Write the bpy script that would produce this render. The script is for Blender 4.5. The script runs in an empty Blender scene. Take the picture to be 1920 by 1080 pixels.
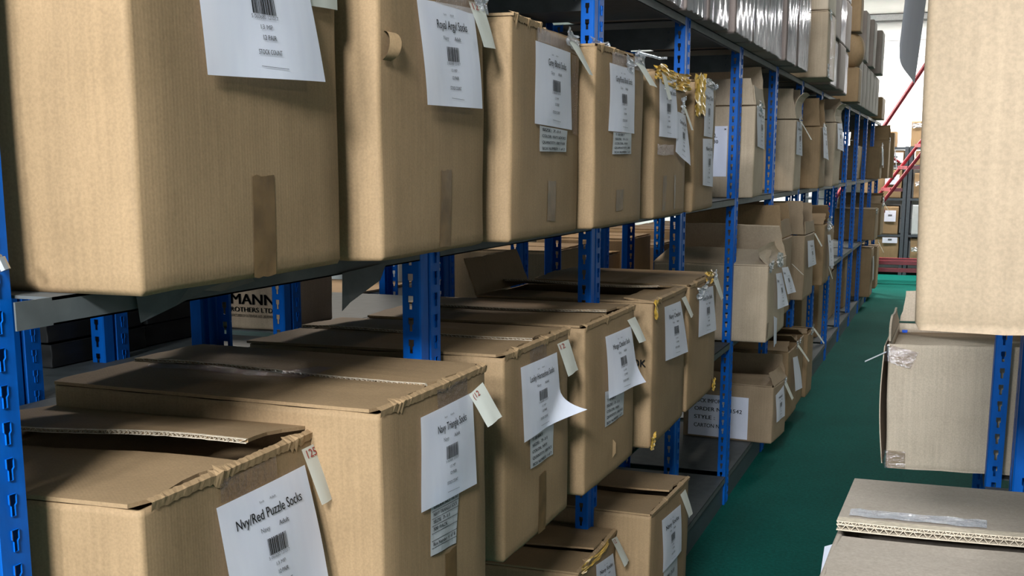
import bpy, math, random
from mathutils import Vector, Matrix

# ------------------------------------------------------------------ scene basics: camera, world, exposure, lights
scene = bpy.context.scene
COL = scene.collection
scene.view_settings.view_transform = 'Standard'
scene.view_settings.look = 'None'
scene.view_settings.gamma = 1.0
scene.view_settings.use_curve_mapping = False
scene.view_settings.exposure = 0.0

F_PX, CX, CY = 2195.73, 959.96, 707.61
cam_d = bpy.data.cameras.new('camera')
cam_d.sensor_width = 36.0
cam_d.lens = F_PX / 1920 * 36.0
cam_d.shift_x = -(CX - 960) / 1920
cam_d.shift_y = (CY - 540) / 1920
cam_d.clip_start = 0.02
cam_d.clip_end = 100
cam = bpy.data.objects.new('camera', cam_d)
COL.objects.link(cam)
RIGHT = Vector((0.936029, 0.351922, 0.001284))
DOWN = Vector((0.063822, -0.166161, -0.984031))
FWD = Vector((-0.346089, 0.921163, -0.177992))
M = Matrix((RIGHT, -DOWN, -FWD)).transposed().to_4x4()
M.translation = Vector((1.05136, -1.10052, 1.76772))
cam.matrix_world = M
scene.camera = cam

world = bpy.data.worlds.new('world')
scene.world = world
world.use_nodes = True
world.node_tree.nodes['Background'].inputs[0].default_value = (0.9, 0.93, 1.0, 1)
world.node_tree.nodes['Background'].inputs[1].default_value = 0.01

CEIL = 4.25
# lamps, one of them an added doorway fill: (x, y, z, length along x, length along y, tilt from straight down, watts, colour)
LAMPS = [
    (1.25, -3.9, CEIL - 0.35, 0.9, 0.5, 50, 480, (0.90, 0.95, 1.0)),
    (2.6, -12.85, 1.75, 4.0, 3.2, 90, 130, (0.90, 0.95, 1.0)),  # added low fill from behind, given an unseen doorway as its place
    (0.6, 9.0, CEIL - 0.135, 0.25, 1.5, 0, 40, (0.95, 0.98, 1.0)),
    (1.6, 18.6, CEIL - 0.135, 1.5, 0.25, 0, 360, (1.0, 0.98, 0.93)),
    (-2.0, 18.6, CEIL - 0.135, 1.5, 0.25, 0, 500, (1.0, 0.98, 0.93)),
    (-2.4, 5.0, CEIL - 0.135, 0.25, 1.5, 0, 150, (1.0, 0.90, 0.78)),
    (4.2, 2.0, CEIL - 0.135, 0.25, 1.5, 0, 36, (1.0, 0.93, 0.84)),
    (4.2, 9.0, CEIL - 0.135, 0.25, 1.5, 0, 30, (1.0, 0.93, 0.84)),
    (0.30, -6.9, CEIL - 0.35, 1.0, 0.6, 56, 680, (0.90, 0.95, 1.0)),
]
for i, (lx, ly, lz, sx, sy, tilt, watt, colr) in enumerate(LAMPS):
    ld = bpy.data.lights.new('area_light', 'AREA')
    ld.shape = 'RECTANGLE'
    ld.size, ld.size_y = sx, sy
    ld.energy = watt
    ld.color = colr
    lo = bpy.data.objects.new('area_light', ld)
    lo.location = (lx, ly, lz)
    lo.rotation_euler = (math.radians(tilt), 0, 0)     # tilted towards the far end of the aisle
    COL.objects.link(lo)

# ------------------------------------------------------------------ materials
def lin(c):
    return tuple(((v / 255) / 12.92 if v / 255 <= 0.04045 else ((v / 255 + 0.055) / 1.055) ** 2.4) for v in c) + (1,)

def new_mat(name):
    m = bpy.data.materials.new(name)
    m.use_nodes = True
    nt = m.node_tree
    return m, nt, nt.nodes['Principled BSDF']

def N(nt, t, **kw):
    n = nt.nodes.new(t)
    for k, v in kw.items():
        setattr(n, k, v)
    return n

def add_bump(nt, bsdf, height, strength, dist):
    b = N(nt, 'ShaderNodeBump')
    b.inputs['Strength'].default_value = strength
    b.inputs['Distance'].default_value = dist
    nt.links.new(height, b.inputs['Height'])
    nt.links.new(b.outputs[0], bsdf.inputs['Normal'])
    return b

def noise(nt, scale, detail=3, rough=0.55, vec=None, stretch=None):
    tc = N(nt, 'ShaderNodeTexCoord')
    src = tc.outputs['Object']
    if stretch:
        mp = N(nt, 'ShaderNodeMapping')
        mp.inputs['Scale'].default_value = stretch
        nt.links.new(src, mp.inputs[0])
        src = mp.outputs[0]
    n = N(nt, 'ShaderNodeTexNoise')
    n.inputs['Scale'].default_value = scale
    n.inputs['Detail'].default_value = detail
    n.inputs['Roughness'].default_value = rough
    nt.links.new(src, n.inputs['Vector'])
    return n.outputs[0]

def ramp(nt, fac, a, b, p0=0.3, p1=0.7):
    r = N(nt, 'ShaderNodeValToRGB')
    r.color_ramp.elements[0].position = p0
    r.color_ramp.elements[1].position = p1
    r.color_ramp.elements[0].color = a
    r.color_ramp.elements[1].color = b
    nt.links.new(fac, r.inputs[0])
    return r.outputs[0]

def mul(nt, a, b, fac=1.0):
    mx = N(nt, 'ShaderNodeMix', data_type='RGBA', blend_type='MULTIPLY')
    mx.inputs[0].default_value = fac
    nt.links.new(a, mx.inputs[6])
    nt.links.new(b, mx.inputs[7])
    return mx.outputs[2]

def mat_cardboard():
    m, nt, b = new_mat('kraft_cardboard')
    oi = N(nt, 'ShaderNodeObjectInfo')
    n1 = noise(nt, 5, 5, 0.6)
    n2 = noise(nt, 9, 3, 0.5, stretch=(14, 14, 0.5))
    n3 = noise(nt, 260, 2, 0.6)
    c = mul(nt, oi.outputs['Color'], ramp(nt, n1, (0.86, 0.85, 0.84, 1), (1.05, 1.05, 1.06, 1)))
    c = mul(nt, c, ramp(nt, n2, (0.92, 0.92, 0.92, 1), (1.04, 1.04, 1.04, 1)))
    c = mul(nt, c, ramp(nt, n3, (0.9, 0.9, 0.9, 1), (1.05, 1.05, 1.05, 1), 0.35, 0.65))
    nt.links.new(c, b.inputs['Base Color'])
    b.inputs['Roughness'].default_value = 0.72
    b.inputs['Specular IOR Level'].default_value = 0.25
    tc = N(nt, 'ShaderNodeTexCoord')
    sep = N(nt, 'ShaderNodeSeparateXYZ')
    nt.links.new(tc.outputs['Object'], sep.inputs[0])
    ad = N(nt, 'ShaderNodeMath', operation='ADD')
    nt.links.new(sep.outputs[0], ad.inputs[0])
    nt.links.new(sep.outputs[1], ad.inputs[1])
    ml = N(nt, 'ShaderNodeMath', operation='MULTIPLY')
    ml.inputs[1].default_value = 2 * math.pi / 0.0072
    nt.links.new(ad.outputs[0], ml.inputs[0])
    sn = N(nt, 'ShaderNodeMath', operation='SINE')
    nt.links.new(ml.outputs[0], sn.inputs[0])
    s2 = N(nt, 'ShaderNodeMath', operation='MULTIPLY_ADD')
    s2.inputs[1].default_value = 0.016
    nt.links.new(sn.outputs[0], s2.inputs[0])
    nt.links.new(n1, s2.inputs[2])
    add_bump(nt, b, s2.outputs[0], 0.35, 0.004)
    return m

def mat_flat(name, col, rough=0.6, spec=0.4, metal=0.0, noise_amp=0.1, scale=30, bump=0.0):
    m, nt, b = new_mat(name)
    n = noise(nt, scale, 4)
    lo = tuple(v * (1 - noise_amp) for v in col[:3]) + (1,)
    hi = tuple(min(1, v * (1 + noise_amp)) for v in col[:3]) + (1,)
    nt.links.new(ramp(nt, n, lo, hi), b.inputs['Base Color'])
    b.inputs['Roughness'].default_value = rough
    b.inputs['Specular IOR Level'].default_value = spec
    b.inputs['Metallic'].default_value = metal
    if bump:
        add_bump(nt, b, n, bump, 0.003)
    return m

def mat_paper(name, col, tr=0.0):
    m, nt, b = new_mat(name)
    n = noise(nt, 14, 3, 0.5, stretch=(1, 3, 0.6))
    nt.links.new(ramp(nt, n, tuple(v * 0.95 for v in col[:3]) + (1,), tuple(min(1, v * 1.03) for v in col[:3]) + (1,)), b.inputs['Base Color'])
    b.inputs['Roughness'].default_value = 0.55
    b.inputs['Specular IOR Level'].default_value = 0.3
    add_bump(nt, b, n, 0.07, 0.004)
    tl = N(nt, 'ShaderNodeBsdfTranslucent')
    tl.inputs[0].default_value = col[:3] + (1,)
    ms = N(nt, 'ShaderNodeMixShader')
    ms.inputs[0].default_value = 0.40
    nt.links.new(b.outputs[0], ms.inputs[1])
    nt.links.new(tl.outputs[0], ms.inputs[2])
    nt.links.new(ms.outputs[0], nt.nodes['Material Output'].inputs[0])
    return m

def mat_blue():
    m, nt, b = new_mat('blue_painted_steel')
    n = noise(nt, 60, 6, 0.7)
    n2 = noise(nt, 9, 4, 0.6, stretch=(4, 4, 1))
    c1 = ramp(nt, n2, (0.001, 0.075, 0.33, 1), (0.001, 0.105, 0.46, 1))
    chip = ramp(nt, n, (0, 0, 0, 1), (1, 1, 1, 1), 0.70, 0.74)
    mx = N(nt, 'ShaderNodeMix', data_type='RGBA')
    nt.links.new(chip, mx.inputs[0])
    nt.links.new(c1, mx.inputs[6])
    mx.inputs[7].default_value = (0.05, 0.15, 0.34, 1)
    nt.links.new(mx.outputs[2], b.inputs['Base Color'])
    b.inputs['Roughness'].default_value = 0.42
    b.inputs['Specular IOR Level'].default_value = 0.14
    return m

def mat_film(name, tint, fac, rough=0.12, stretch=(30, 30, 1.2), bs=0.9, dist=0.02, scale=1.6, milky=0.35):
    """thin clear plastic: mostly see-through, with a glossy crinkled surface"""
    m = bpy.data.materials.new(name)
    m.use_nodes = True
    nt = m.node_tree
    nt.nodes.clear()
    out = N(nt, 'ShaderNodeOutputMaterial')
    tr = N(nt, 'ShaderNodeBsdfTransparent')
    tr.inputs[0].default_value = tint
    gl = N(nt, 'ShaderNodeBsdfGlossy')
    gl.inputs['Roughness'].default_value = rough
    gl.inputs[0].default_value = (0.95, 0.95, 1.0, 1)
    df = N(nt, 'ShaderNodeBsdfDiffuse')
    df.inputs[0].default_value = (0.72, 0.72, 0.76, 1)
    m1 = N(nt, 'ShaderNodeMixShader')
    m2 = N(nt, 'ShaderNodeMixShader')
    n = noise(nt, scale, 5, 0.62, stretch=stretch)
    bp = N(nt, 'ShaderNodeBump')
    bp.inputs['Strength'].default_value = bs
    bp.inputs['Distance'].default_value = dist
    nt.links.new(n, bp.inputs['Height'])
    for g in (gl, df):
        nt.links.new(bp.outputs[0], g.inputs['Normal'])
    m1.inputs[0].default_value = milky
    nt.links.new(gl.outputs[0], m1.inputs[1])
    nt.links.new(df.outputs[0], m1.inputs[2])
    m2.inputs[0].default_value = fac
    nt.links.new(tr.outputs[0], m2.inputs[1])
    nt.links.new(m1.outputs[0], m2.inputs[2])
    nt.links.new(m2.outputs[0], out.inputs[0])
    return m

KRAFT = (0.270, 0.176, 0.092, 1)
CARD = mat_cardboard()
PAPER = mat_paper('white_paper', (0.87, 0.885, 1.0))
CREAM = mat_paper('cream_card', (0.74, 0.74, 0.66))
STICK = mat_paper('sticker_paper', (0.62, 0.64, 0.66))
INK = mat_flat('black_ink', (0.012, 0.012, 0.014), 0.7, 0.2)
INKG = mat_flat('grey_ink', (0.10, 0.10, 0.11), 0.7, 0.2)
REDINK = mat_flat('red_ink', (0.28, 0.04, 0.03), 0.7, 0.2)
BLUEINK = mat_flat('blue_ink', (0.02, 0.10, 0.6), 0.6, 0.2)
BLUE = mat_blue()
GREY = mat_flat('grey_shelf_steel', (0.080, 0.086, 0.086), 0.55, 0.25, 0.0, 0.15, 20)
DARKGREY = mat_flat('dark_grey_steel', (0.045, 0.055, 0.065), 0.45, 0.4, 0.0, 0.15, 20)
BOLT = mat_flat('zinc_bolt', (0.5, 0.5, 0.5), 0.3, 0.5, 0.9)
TAPE = mat_flat('brown_tape', (0.135, 0.078, 0.032), 0.42, 0.25, 0, 0.25, 25, 0.4)
YTAPE = mat_flat('yellow_tape', (0.62, 0.36, 0.06), 0.25, 0.5, 0, 0.3, 22, 0.6)
CLEAR = mat_film('clear_tape', (0.78, 0.72, 0.66, 1), 0.16, 0.10, (4, 4, 4), 0.8, 0.01, 9, 0.15)
CRUMP = mat_film('crumpled_tape', (0.9, 0.9, 0.9, 1), 0.62, 0.10, (4, 4, 4), 1.0, 0.01, 12)
FILM = mat_film('stretch_film', (0.90, 0.88, 0.92, 1), 0.34, 0.12, (16, 16, 0.5), 0.8, 0.02, 1.3, 0.30)
FLUTE = mat_flat('torn_board_edge', (0.46, 0.385, 0.29), 0.8, 0.2, 0, 0.2, 120)
BLACKBOX = mat_flat('black_carton_board', (0.012, 0.012, 0.012), 0.6, 0.3, 0, 0.2, 10)
PALE = mat_flat('pale_grey_board', (0.42, 0.43, 0.41), 0.7, 0.3, 0, 0.08, 6)
WALLM = mat_flat('white_wall_paint', (0.82, 0.82, 0.80), 0.6, 0.3, 0, 0.03, 2)
CEILM = mat_flat('ceiling_paint', (0.8, 0.8, 0.78), 0.8, 0.2, 0, 0.03, 2)
LINE = mat_flat('grey_trim_shadow_gap', (0.30, 0.30, 0.30), 0.7, 0.2)
RED = mat_flat('red_painted_steel', (0.36, 0.03, 0.045), 0.35, 0.5, 0, 0.15, 20)
WHITESTEEL = mat_flat('white_enamel', (0.8, 0.8, 0.8), 0.4, 0.4)

def mat_floor():
    m, nt, b = new_mat('green_floor_covering')
    n1 = noise(nt, 1.2, 5, 0.6)
    n2 = noise(nt, 55, 4, 0.75)
    c = mul(nt, ramp(nt, n1, (0.002, 0.072, 0.056, 1), (0.004, 0.098, 0.078, 1)), ramp(nt, n2, (0.55, 0.6, 0.6, 1), (1.25, 1.2, 1.2, 1), 0.3, 0.72))
    nt.links.new(c, b.inputs['Base Color'])
    b.inputs['Roughness'].default_value = 0.8
    b.inputs['Specular IOR Level'].default_value = 0.04
    add_bump(nt, b, n2, 0.3, 0.004)
    return m
FLOORM = mat_floor()

# ------------------------------------------------------------------ mesh helpers
class MB:
    def __init__(s):
        s.v, s.f = [], []
    def add(s, vs, fs):
        o = len(s.v)
        s.v += [tuple(p) for p in vs]
        s.f += [tuple(i + o for i in f) for f in fs]
        return s
    def box(s, x0, x1, y0, y1, z0, z1):
        vs = [(x, y, z) for z in (z0, z1) for y in (y0, y1) for x in (x0, x1)]
        return s.add(vs, [(0, 2, 3, 1), (4, 5, 7, 6), (0, 1, 5, 4), (2, 6, 7, 3), (0, 4, 6, 2), (1, 3, 7, 5)])
    def quad(s, a, b, c, d):
        return s.add([a, b, c, d], [(0, 1, 2, 3)])
    def grid(s, fn, nu, nv):
        vs = [fn(i / nu, j / nv) for j in range(nv + 1) for i in range(nu + 1)]
        fs = [(j * (nu + 1) + i, j * (nu + 1) + i + 1, (j + 1) * (nu + 1) + i + 1, (j + 1) * (nu + 1) + i) for j in range(nv) for i in range(nu)]
        return s.add(vs, fs)
    def slab(s, fn, nu, nv, th):
        """grid surface with thickness; fn(u,v) -> point ; th -> Vector offset"""
        n0 = (nu + 1) * (nv + 1)
        a = [Vector(fn(i / nu, j / nv)) for j in range(nv + 1) for i in range(nu + 1)]
        vs = a + [p - th for p in a]
        idx = lambda i, j: j * (nu + 1) + i
        fs = []
        for j in range(nv):
            for i in range(nu):
                q = (idx(i, j), idx(i + 1, j), idx(i + 1, j + 1), idx(i, j + 1))
                fs.append(q)
                fs.append(tuple(k + n0 for k in reversed(q)))
        for i in range(nu):
            fs.append((idx(i + 1, 0), idx(i, 0), idx(i, 0) + n0, idx(i + 1, 0) + n0))
            fs.append((idx(i, nv), idx(i + 1, nv), idx(i + 1, nv) + n0, idx(i, nv) + n0))
        for j in range(nv):
            fs.append((idx(0, j), idx(0, j + 1), idx(0, j + 1) + n0, idx(0, j) + n0))
            fs.append((idx(nu, j + 1), idx(nu, j), idx(nu, j) + n0, idx(nu, j + 1) + n0))
        return s.add(vs, fs)
    def tube(s, pts, r, n=8):
        pts = [Vector(p) for p in pts]
        rings = []
        for i, p in enumerate(pts):
            d = (pts[min(i + 1, len(pts) - 1)] - pts[max(i - 1, 0)]).normalized()
            up = Vector((0, 0, 1)) if abs(d.z) < 0.9 else Vector((1, 0, 0))
            a = d.cross(up).normalized()
            b = d.cross(a)
            rings.append([p + r * (math.cos(2 * math.pi * k / n) * a + math.sin(2 * math.pi * k / n) * b) for k in range(n)])
        vs = [q for ring in rings for q in ring]
        fs = [(i * n + k, i * n + (k + 1) % n, (i + 1) * n + (k + 1) % n, (i + 1) * n + k) for i in range(len(pts) - 1) for k in range(n)]
        fs += [tuple(range(n - 1, -1, -1)), tuple((len(pts) - 1) * n + k for k in range(n))]
        return s.add(vs, fs)
    def mesh(s, name, mat, smooth=False):
        me = bpy.data.meshes.new(name)
        me.from_pydata(s.v, [], s.f)
        if mat:
            me.materials.append(mat)
        if smooth:
            for p in me.polygons:
                p.use_smooth = True
        me.update()
        return me

def link(name, me, parent=None, color=None):
    o = bpy.data.objects.new(name, me)
    COL.objects.link(o)
    if parent:
        o.parent = parent
    if color:
        o.color = color
    return o

def part(name, mb, mat, parent, smooth=False, color=None, label=None):
    o = link(name, mb.mesh(name, mat, smooth), parent, color)
    if label:
        o['label'] = label
    return o

def thing(name, label, cat, loc=(0, 0, 0), rot=(0, 0, 0), group=None):
    o = bpy.data.objects.new(name, None)
    o.empty_display_size = 0.1
    COL.objects.link(o)
    o.location = loc
    o.rotation_euler = rot
    o['label'] = label
    o['category'] = cat
    if group:
        o['group'] = group
    return o

def structure(name, mb, mat):
    o = part(name, mb, mat, None)
    o['kind'] = 'structure'
    return o

def h1(*a):
    t = 0.0
    for i, x in enumerate(a):
        t += x * (12.9898 + 65.137 * i)
    v = math.sin(t) * 43758.5453
    return v - math.floor(v)

_text_cache = {}
def text_pts(s, bold=0.0):
    """triangulated lettering normalised to a unit box"""
    key = (s, bold)
    if key not in _text_cache:
        cu = bpy.data.curves.new('lettering', 'FONT')
        cu.body = s
        cu.size = 1.0
        cu.resolution_u = 3
        cu.fill_mode = 'FRONT'
        ob = bpy.data.objects.new('lettering', cu)
        me = bpy.data.meshes.new_from_object(ob)
        vs = [(v.co.x, v.co.y) for v in me.vertices]
        fs = [tuple(p.vertices) for p in me.polygons]
        if bold:                                      # heavier strokes: two more copies a stroke-width apart
            n = len(vs); base = list(vs); bf = list(fs)
            for k, dx in ((1, -bold), (2, bold)):
                vs += [(x + dx, y) for x, y in base]
                fs += [tuple(i + k * n for i in f) for f in bf]
        bpy.data.objects.remove(ob)
        bpy.data.curves.remove(cu)
        bpy.data.meshes.remove(me)
        x0 = min(p[0] for p in vs); x1 = max(p[0] for p in vs)
        y0 = -0.2; y1 = 0.72
        _text_cache[key] = ([((x - x0) / (x1 - x0), (y - y0) / (y1 - y0)) for x, y in vs], fs)
    return _text_cache[key]

def put_text(mb, s, fn, u0, u1, v0, v1, bold=0.0):
    """fn(u, v) maps sheet coordinates (v down from the top) to a point just off the sheet"""
    vs, fs = text_pts(s, bold)
    mb.add([fn(u0 + x * (u1 - u0), v1 + y * (v0 - v1)) for x, y in vs], fs)

# ------------------------------------------------------------------ the room
mb = MB().quad((-9, -13, 0), (9, -13, 0), (9, 20, 0), (-9, 20, 0)); structure('floor', mb, FLOORM)
mb = MB().quad((-9, -13, CEIL), (-9, 20, CEIL), (9, 20, CEIL), (9, -13, CEIL)); structure('ceiling', mb, CEILM)
structure('wall_left', MB().quad((-9, -13, 0), (-9, 20, 0), (-9, 20, CEIL), (-9, -13, CEIL)), WALLM)
structure('wall_right', MB().quad((9, 20, 0), (9, -13, 0), (9, -13, CEIL), (9, 20, CEIL)), WALLM)
structure('wall_back', MB().quad((9, -13, 0), (-9, -13, 0), (-9, -13, CEIL), (9, -13, CEIL)), WALLM)
wend = structure('wall_end', MB().box(-9, 9, 20.0, 20.1, 0, CEIL), LINE)
for z0, z1 in ((3.82, 4.13), (3.55, 3.815), (2.9, 3.545), (1.9, 2.895), (0.9, 1.895), (0.0, 0.895)):
    part('wall_panel', MB().box(-9, 9, 19.985, 20.02, z0, z1 - 0.004), WALLM, wend)
tr = structure('trim_1', MB().box(-9, 9, 19.93, 20.0, 4.145, 4.238), WHITESTEEL)
part('lower_edge', MB().box(-9, 9, 19.95, 20.0, 4.12, 4.145), LINE, tr)

WHERE = ['tilted, nearest behind the photographer', '', 'over the aisle', 'over the cross aisle by the end wall, right', 'over the cross aisle by the end wall, left', 'over the aisle behind the left racks',
         'beyond the right rack, nearer', 'beyond the right rack, farther', 'tilted, farther behind the photographer']
for i, (lx, ly, lz, sx, sy, tilt, watt, colr) in enumerate(LAMPS):
    if tilt == 90:
        continue
    t = thing('ceiling_light', 'white fluorescent ceiling fitting ' + WHERE[i], 'light', (lx, ly, lz + 0.01), (math.radians(tilt), 0, 0))
    hx, hy = sx / 2 + 0.05, sy / 2 + 0.05
    part('housing', MB().box(-hx, hx, -hy, hy, 0.015, 0.065), WHITESTEEL, t)
    for x in (-hx * .7, hx * .7):
        k = CEIL - lz - 0.012
        q = Matrix.Rotation(-math.radians(tilt), 3, 'X')
        part('hanger', MB().tube([(x, 0, 0.06), tuple(Vector((x, 0, 0.06)) + q @ Vector((0, 0, max(.02, k - 0.06 * math.cos(math.radians(tilt))))))], 0.008, 6), WHITESTEEL, t)
dr = structure('added_door_1', MB().box(.48, .6, -13, -12.86, 0, 3.45).box(4.6, 4.72, -13, -12.86, 0, 3.45).box(.48, 4.72, -13, -12.86, 3.35, 3.47), WHITESTEEL)  # unseen doorway frame, added only to house the low fill lamp

# ------------------------------------------------------------------ steel racking
BAY, PITCH = 1.25, 0.047
def keyhole_plate(mb, org, ax, w, nz, cx, wide=True):
    """slotted strip: org + ax*a + z ; slot column at a = cx ; w total width"""
    ax = Vector(ax); org = Vector(org)
    nrm = ax.cross(Vector((0, 0, 1)))
    P = lambda a, z, d=0.0: org + ax * a + Vector((0, 0, z)) + nrm * d
    hw, hn = 0.0062, 0.0034
    for k in range(nz):
        b = k * PITCH
        zs = [0, 0.009, 0.0225, 0.0255, 0.038, PITCH]
        hx = [None, hn, hn, hw, hw, None]
        mb.quad(P(0, b), P(w, b), P(w, b + zs[1]), P(0, b + zs[1]))
        for j in (1, 2, 3):
            a0, a1 = hx[j], hx[j + 1]
            z0, z1 = b + zs[j], b + zs[j + 1]
            mb.quad(P(0, z0), P(cx - a0, z0), P(cx - a1, z1), P(0, z1))
            mb.quad(P(cx + a0, z0), P(w, z0), P(w, z1), P(cx + a1, z1))
            for sgn in (-1, 1):
                mb.quad(P(cx + sgn * a0, z0), P(cx + sgn * a1, z1), P(cx + sgn * a1, z1, 0.0025), P(cx + sgn * a0, z0, 0.0025))
        mb.quad(P(0, b + zs[4]), P(w, b + zs[4]), P(w, b + PITCH), P(0, b + PITCH))
        mb.quad(P(cx - hn, b + zs[1]), P(cx + hn, b + zs[1]), P(cx + hn, b + zs[1], 0.0025), P(cx - hn, b + zs[1], 0.0025))
        mb.quad(P(cx - hw, b + zs[4]), P(cx + hw, b + zs[4]), P(cx + hw, b + zs[4], 0.0025), P(cx - hw, b + zs[4], 0.0025))

def post_mesh(name, height, mirror=1, plain=False):
    """front face towards +x at x = 0, far edge at y = 0, slotted side flange at y = -0.105"""
    mb = MB()
    nz = int(height / PITCH)
    H = nz * PITCH
    m = mirror
    c = 0.003
    keyhole_plate(mb, (0, -0.052, 0), (0, 1, 0), 0.049, nz, 0.024)
    if plain:
        mb.quad((-0.05 * m, -0.105, 0), (-0.003 * m, -0.105, 0), (-0.003 * m, -0.105, H), (-0.05 * m, -0.105, H))
    else:
        keyhole_plate(mb, (-0.042 * m, -0.105, 0), (m, 0, 0), 0.039, nz, 0.020)
    def strip(a, b):
        mb.quad((a[0] * m, a[1], 0), (b[0] * m, b[1], 0), (b[0] * m, b[1], H), (a[0] * m, a[1], H))
    strip((-c, -0.105), (0, -0.105 + c))
    strip((0, -0.105 + c), (0, -0.066))
    strip((0, -0.066), (-0.003, -0.064)); strip((-0.003, -0.064), (-0.012, -0.062))
    strip((-0.012, -0.062), (-0.012, -0.056))
    strip((-0.012, -0.056), (-0.003, -0.054)); strip((-0.003, -0.054), (0, -0.052))
    strip((0, -0.003), (-c, 0)); strip((-c, 0), (-0.03, 0))
    strip((-0.042, -0.105), (-0.042, -0.095))
    return mb.mesh(name, BLUE)

POST = post_mesh('upright', 2.37)
POST_R = post_mesh('upright', 2.37, -1)
POST_FIRST = post_mesh('upright', 2.37, 1, True)

SHELF_Z = (0.155, 0.87, 1.605, 2.35)
def shelf_mb(length, depth, lip=0.035, sg=1):
    mb = MB()
    mb.box(min(0, -sg * depth), max(0, -sg * depth), 0, length, -0.004, 0)
    for x in (0, -sg * (depth - 0.002)):
        a, b = sorted((x, x - sg * 0.0025))
        mb.box(a, b, 0, length, -lip, -0.0005)
        a, b = sorted((x, x - sg * 0.014))
        mb.box(a, b, 0, length, -lip, -lip + 0.0025)
    return mb

def notched_shelf_mb(length, depth, lip=0.035):
    """tray cut out round the askew first upright"""
    mb = MB()
    mb.box(-depth, 0, 0.062, length, -0.004, 0).box(-depth, -0.11, 0, 0.062, -0.004, 0)
    mb.box(-0.0025, 0, 0, length, -lip, 0).box(-0.014, 0, 0.062, length, -lip, -lip + 0.0025)
    mb.box(-depth, -depth + 0.0025, 0, length, -lip, -0.0005)
    return mb

def rack(name, label, x0, depth, ys, levels, sg, bays_full=True, plates=True, post=None, plinth=False):
    r = thing(name, label, 'shelving rack', (x0, 0, 0))
    bl = BAY - 0.105
    sm = shelf_mb(bl, depth, 0.035, sg).mesh('shelf', GREY)
    pm = POST if sg == 1 else POST_R
    notched = notched_shelf_mb(bl, depth).mesh('shelf', GREY)
    plate = MB().box(min(-sg * 0.045, -sg * (depth - 0.045)), max(-sg * 0.045, -sg * (depth - 0.045)), -0.062, -0.06, -0.119, -0.036)
    plm = plate.mesh('end_plate', GREY)
    plb = MB()
    for zz in (-0.055, -0.085):
        plb.tube([(-sg * 0.075, -0.066, zz), (-sg * 0.075, -0.061, zz)], 0.006, 8)
    plbm = plb.mesh('bolt', DARKGREY)
    kick = MB().box(min(-sg * 0.01, -sg * 0.014), max(-sg * 0.01, -sg * 0.014), 0, bl, 0.0, 0.118).mesh('kick_plate', DARKGREY)
    for i, y in enumerate(ys):
        p = link('upright', pm, r); p.location = (0, y, 0)
        if plinth and sg == 1 and y == 0:            # the first upright stands a little askew
            p.data = POST_FIRST; p.location = (-0.055, 0.055, 0)
        q = link('rear_upright', pm, r); q.location = (-sg * depth, y - 0.105, 0); q.rotation_euler = (0, 0, math.pi)
        for lv in levels:
            if plates and lv > 2.0:
                e = link('end_plate', plm, r); e.location = (0, y, lv)
                link('bolt', plbm, e)
            if i < len(ys) - 1:
                s = link('shelf', sm, r); s.location = (0, y, lv); s.scale.y = (ys[i + 1] - y - .105) / bl
                if plinth and sg == 1 and y == 0:
                    s.data = notched
                if plinth and sg == 1 and y < 0:     # the bay before the first upright sits slightly back and runs up to it
                    s.location.x = -0.062; s.scale.y = 1.245 / bl
        if plinth and i < len(ys) - 1:
            k = link('kick_plate', kick, r); k.location = (0, y, 0); k.scale.y = (ys[i + 1] - y - .105) / bl
    return r

left = rack('shelving_rack', 'long blue and grey steel shelving rack along the left of the aisle', 0.0, 0.585, [BAY * n for n in range(-1, 14)], SHELF_Z, 1, plinth=True)
right = rack('shelving_rack', 'blue steel shelving rack at the right edge beside the taped brown box', 1.178, 0.6, [BAY * n for n in range(0, 4)], SHELF_Z[:3], -1, plates=False, plinth=True)
rearA = rack('shelving_rack', 'rear blue shelving rack holding the black cartons behind the left rack', -0.895, 0.80, [-0.20, 1.01, 2.16, 3.40], (1.235, 0.155), 1, plates=False)
part('front_shelf_strip', MB().box(.004, .24, -.2, 3.3, -.004, 0.0).box(.236, .24, -.2, 3.3, -.035, 0), GREY, rearA).location = (0, 0, 1.235)
link('middle_upright', POST, rearA).location = (-.205, 1.57, 0)
rearB = rack('shelving_rack', 'rear blue shelving rack with pale and brown cartons, behind the left rack', -0.64, 0.66, [3.6, 4.85, 6.1, 7.35, 8.6], (0.87, 0.155), 1, plates=False)
rearC = rack('shelving_rack', 'farthest blue shelving rack glimpsed across the next aisle between the shelves', -3.0, 0.6, [2.5 + BAY * n for n in range(0, 9)], (0.155, 0.87, 1.605), 1, plates=False)

# bent strip and torn label hanging from the first shelf, bolt in the first upright
def at_x(pts, x):
    return [Vector((x, y, z)) for y, z in pts]
st = MB()
pts = [(0.006, 0.222, 1.553), (0.006, 0.216, 1.592), (0.018, 0.33, 1.601), (0.02, 0.47, 1.602), (0.012, 0.50, 1.586), (0.004, 0.42, 1.577), (0.014, 0.36, 1.585), (0.016, 0.29, 1.570)]
st.add(pts, [(0, 1, 2, 7), (7, 2, 6), (6, 2, 3, 5), (5, 3, 4)])
part('bent_lip_strip', st, GREY, left)
st = MB().add([(0.01, 0.79, 1.574), (0.012, 0.965, 1.58), (0.016, 0.93, 1.549), (0.02, 0.80, 1.52), (0.016, 0.775, 1.506)], [(0, 1, 2, 3, 4)])
part('torn_strip', st, GREY, left)
bl = MB().tube([(-0.067, 0.027, 1.66), (-0.045, 0.027, 1.655)], 0.0055, 8).tube([(-0.045, 0.027, 1.655), (-0.039, 0.029, 1.640)], 0.007, 8)
part('bolt', bl, BOLT, left)

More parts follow.
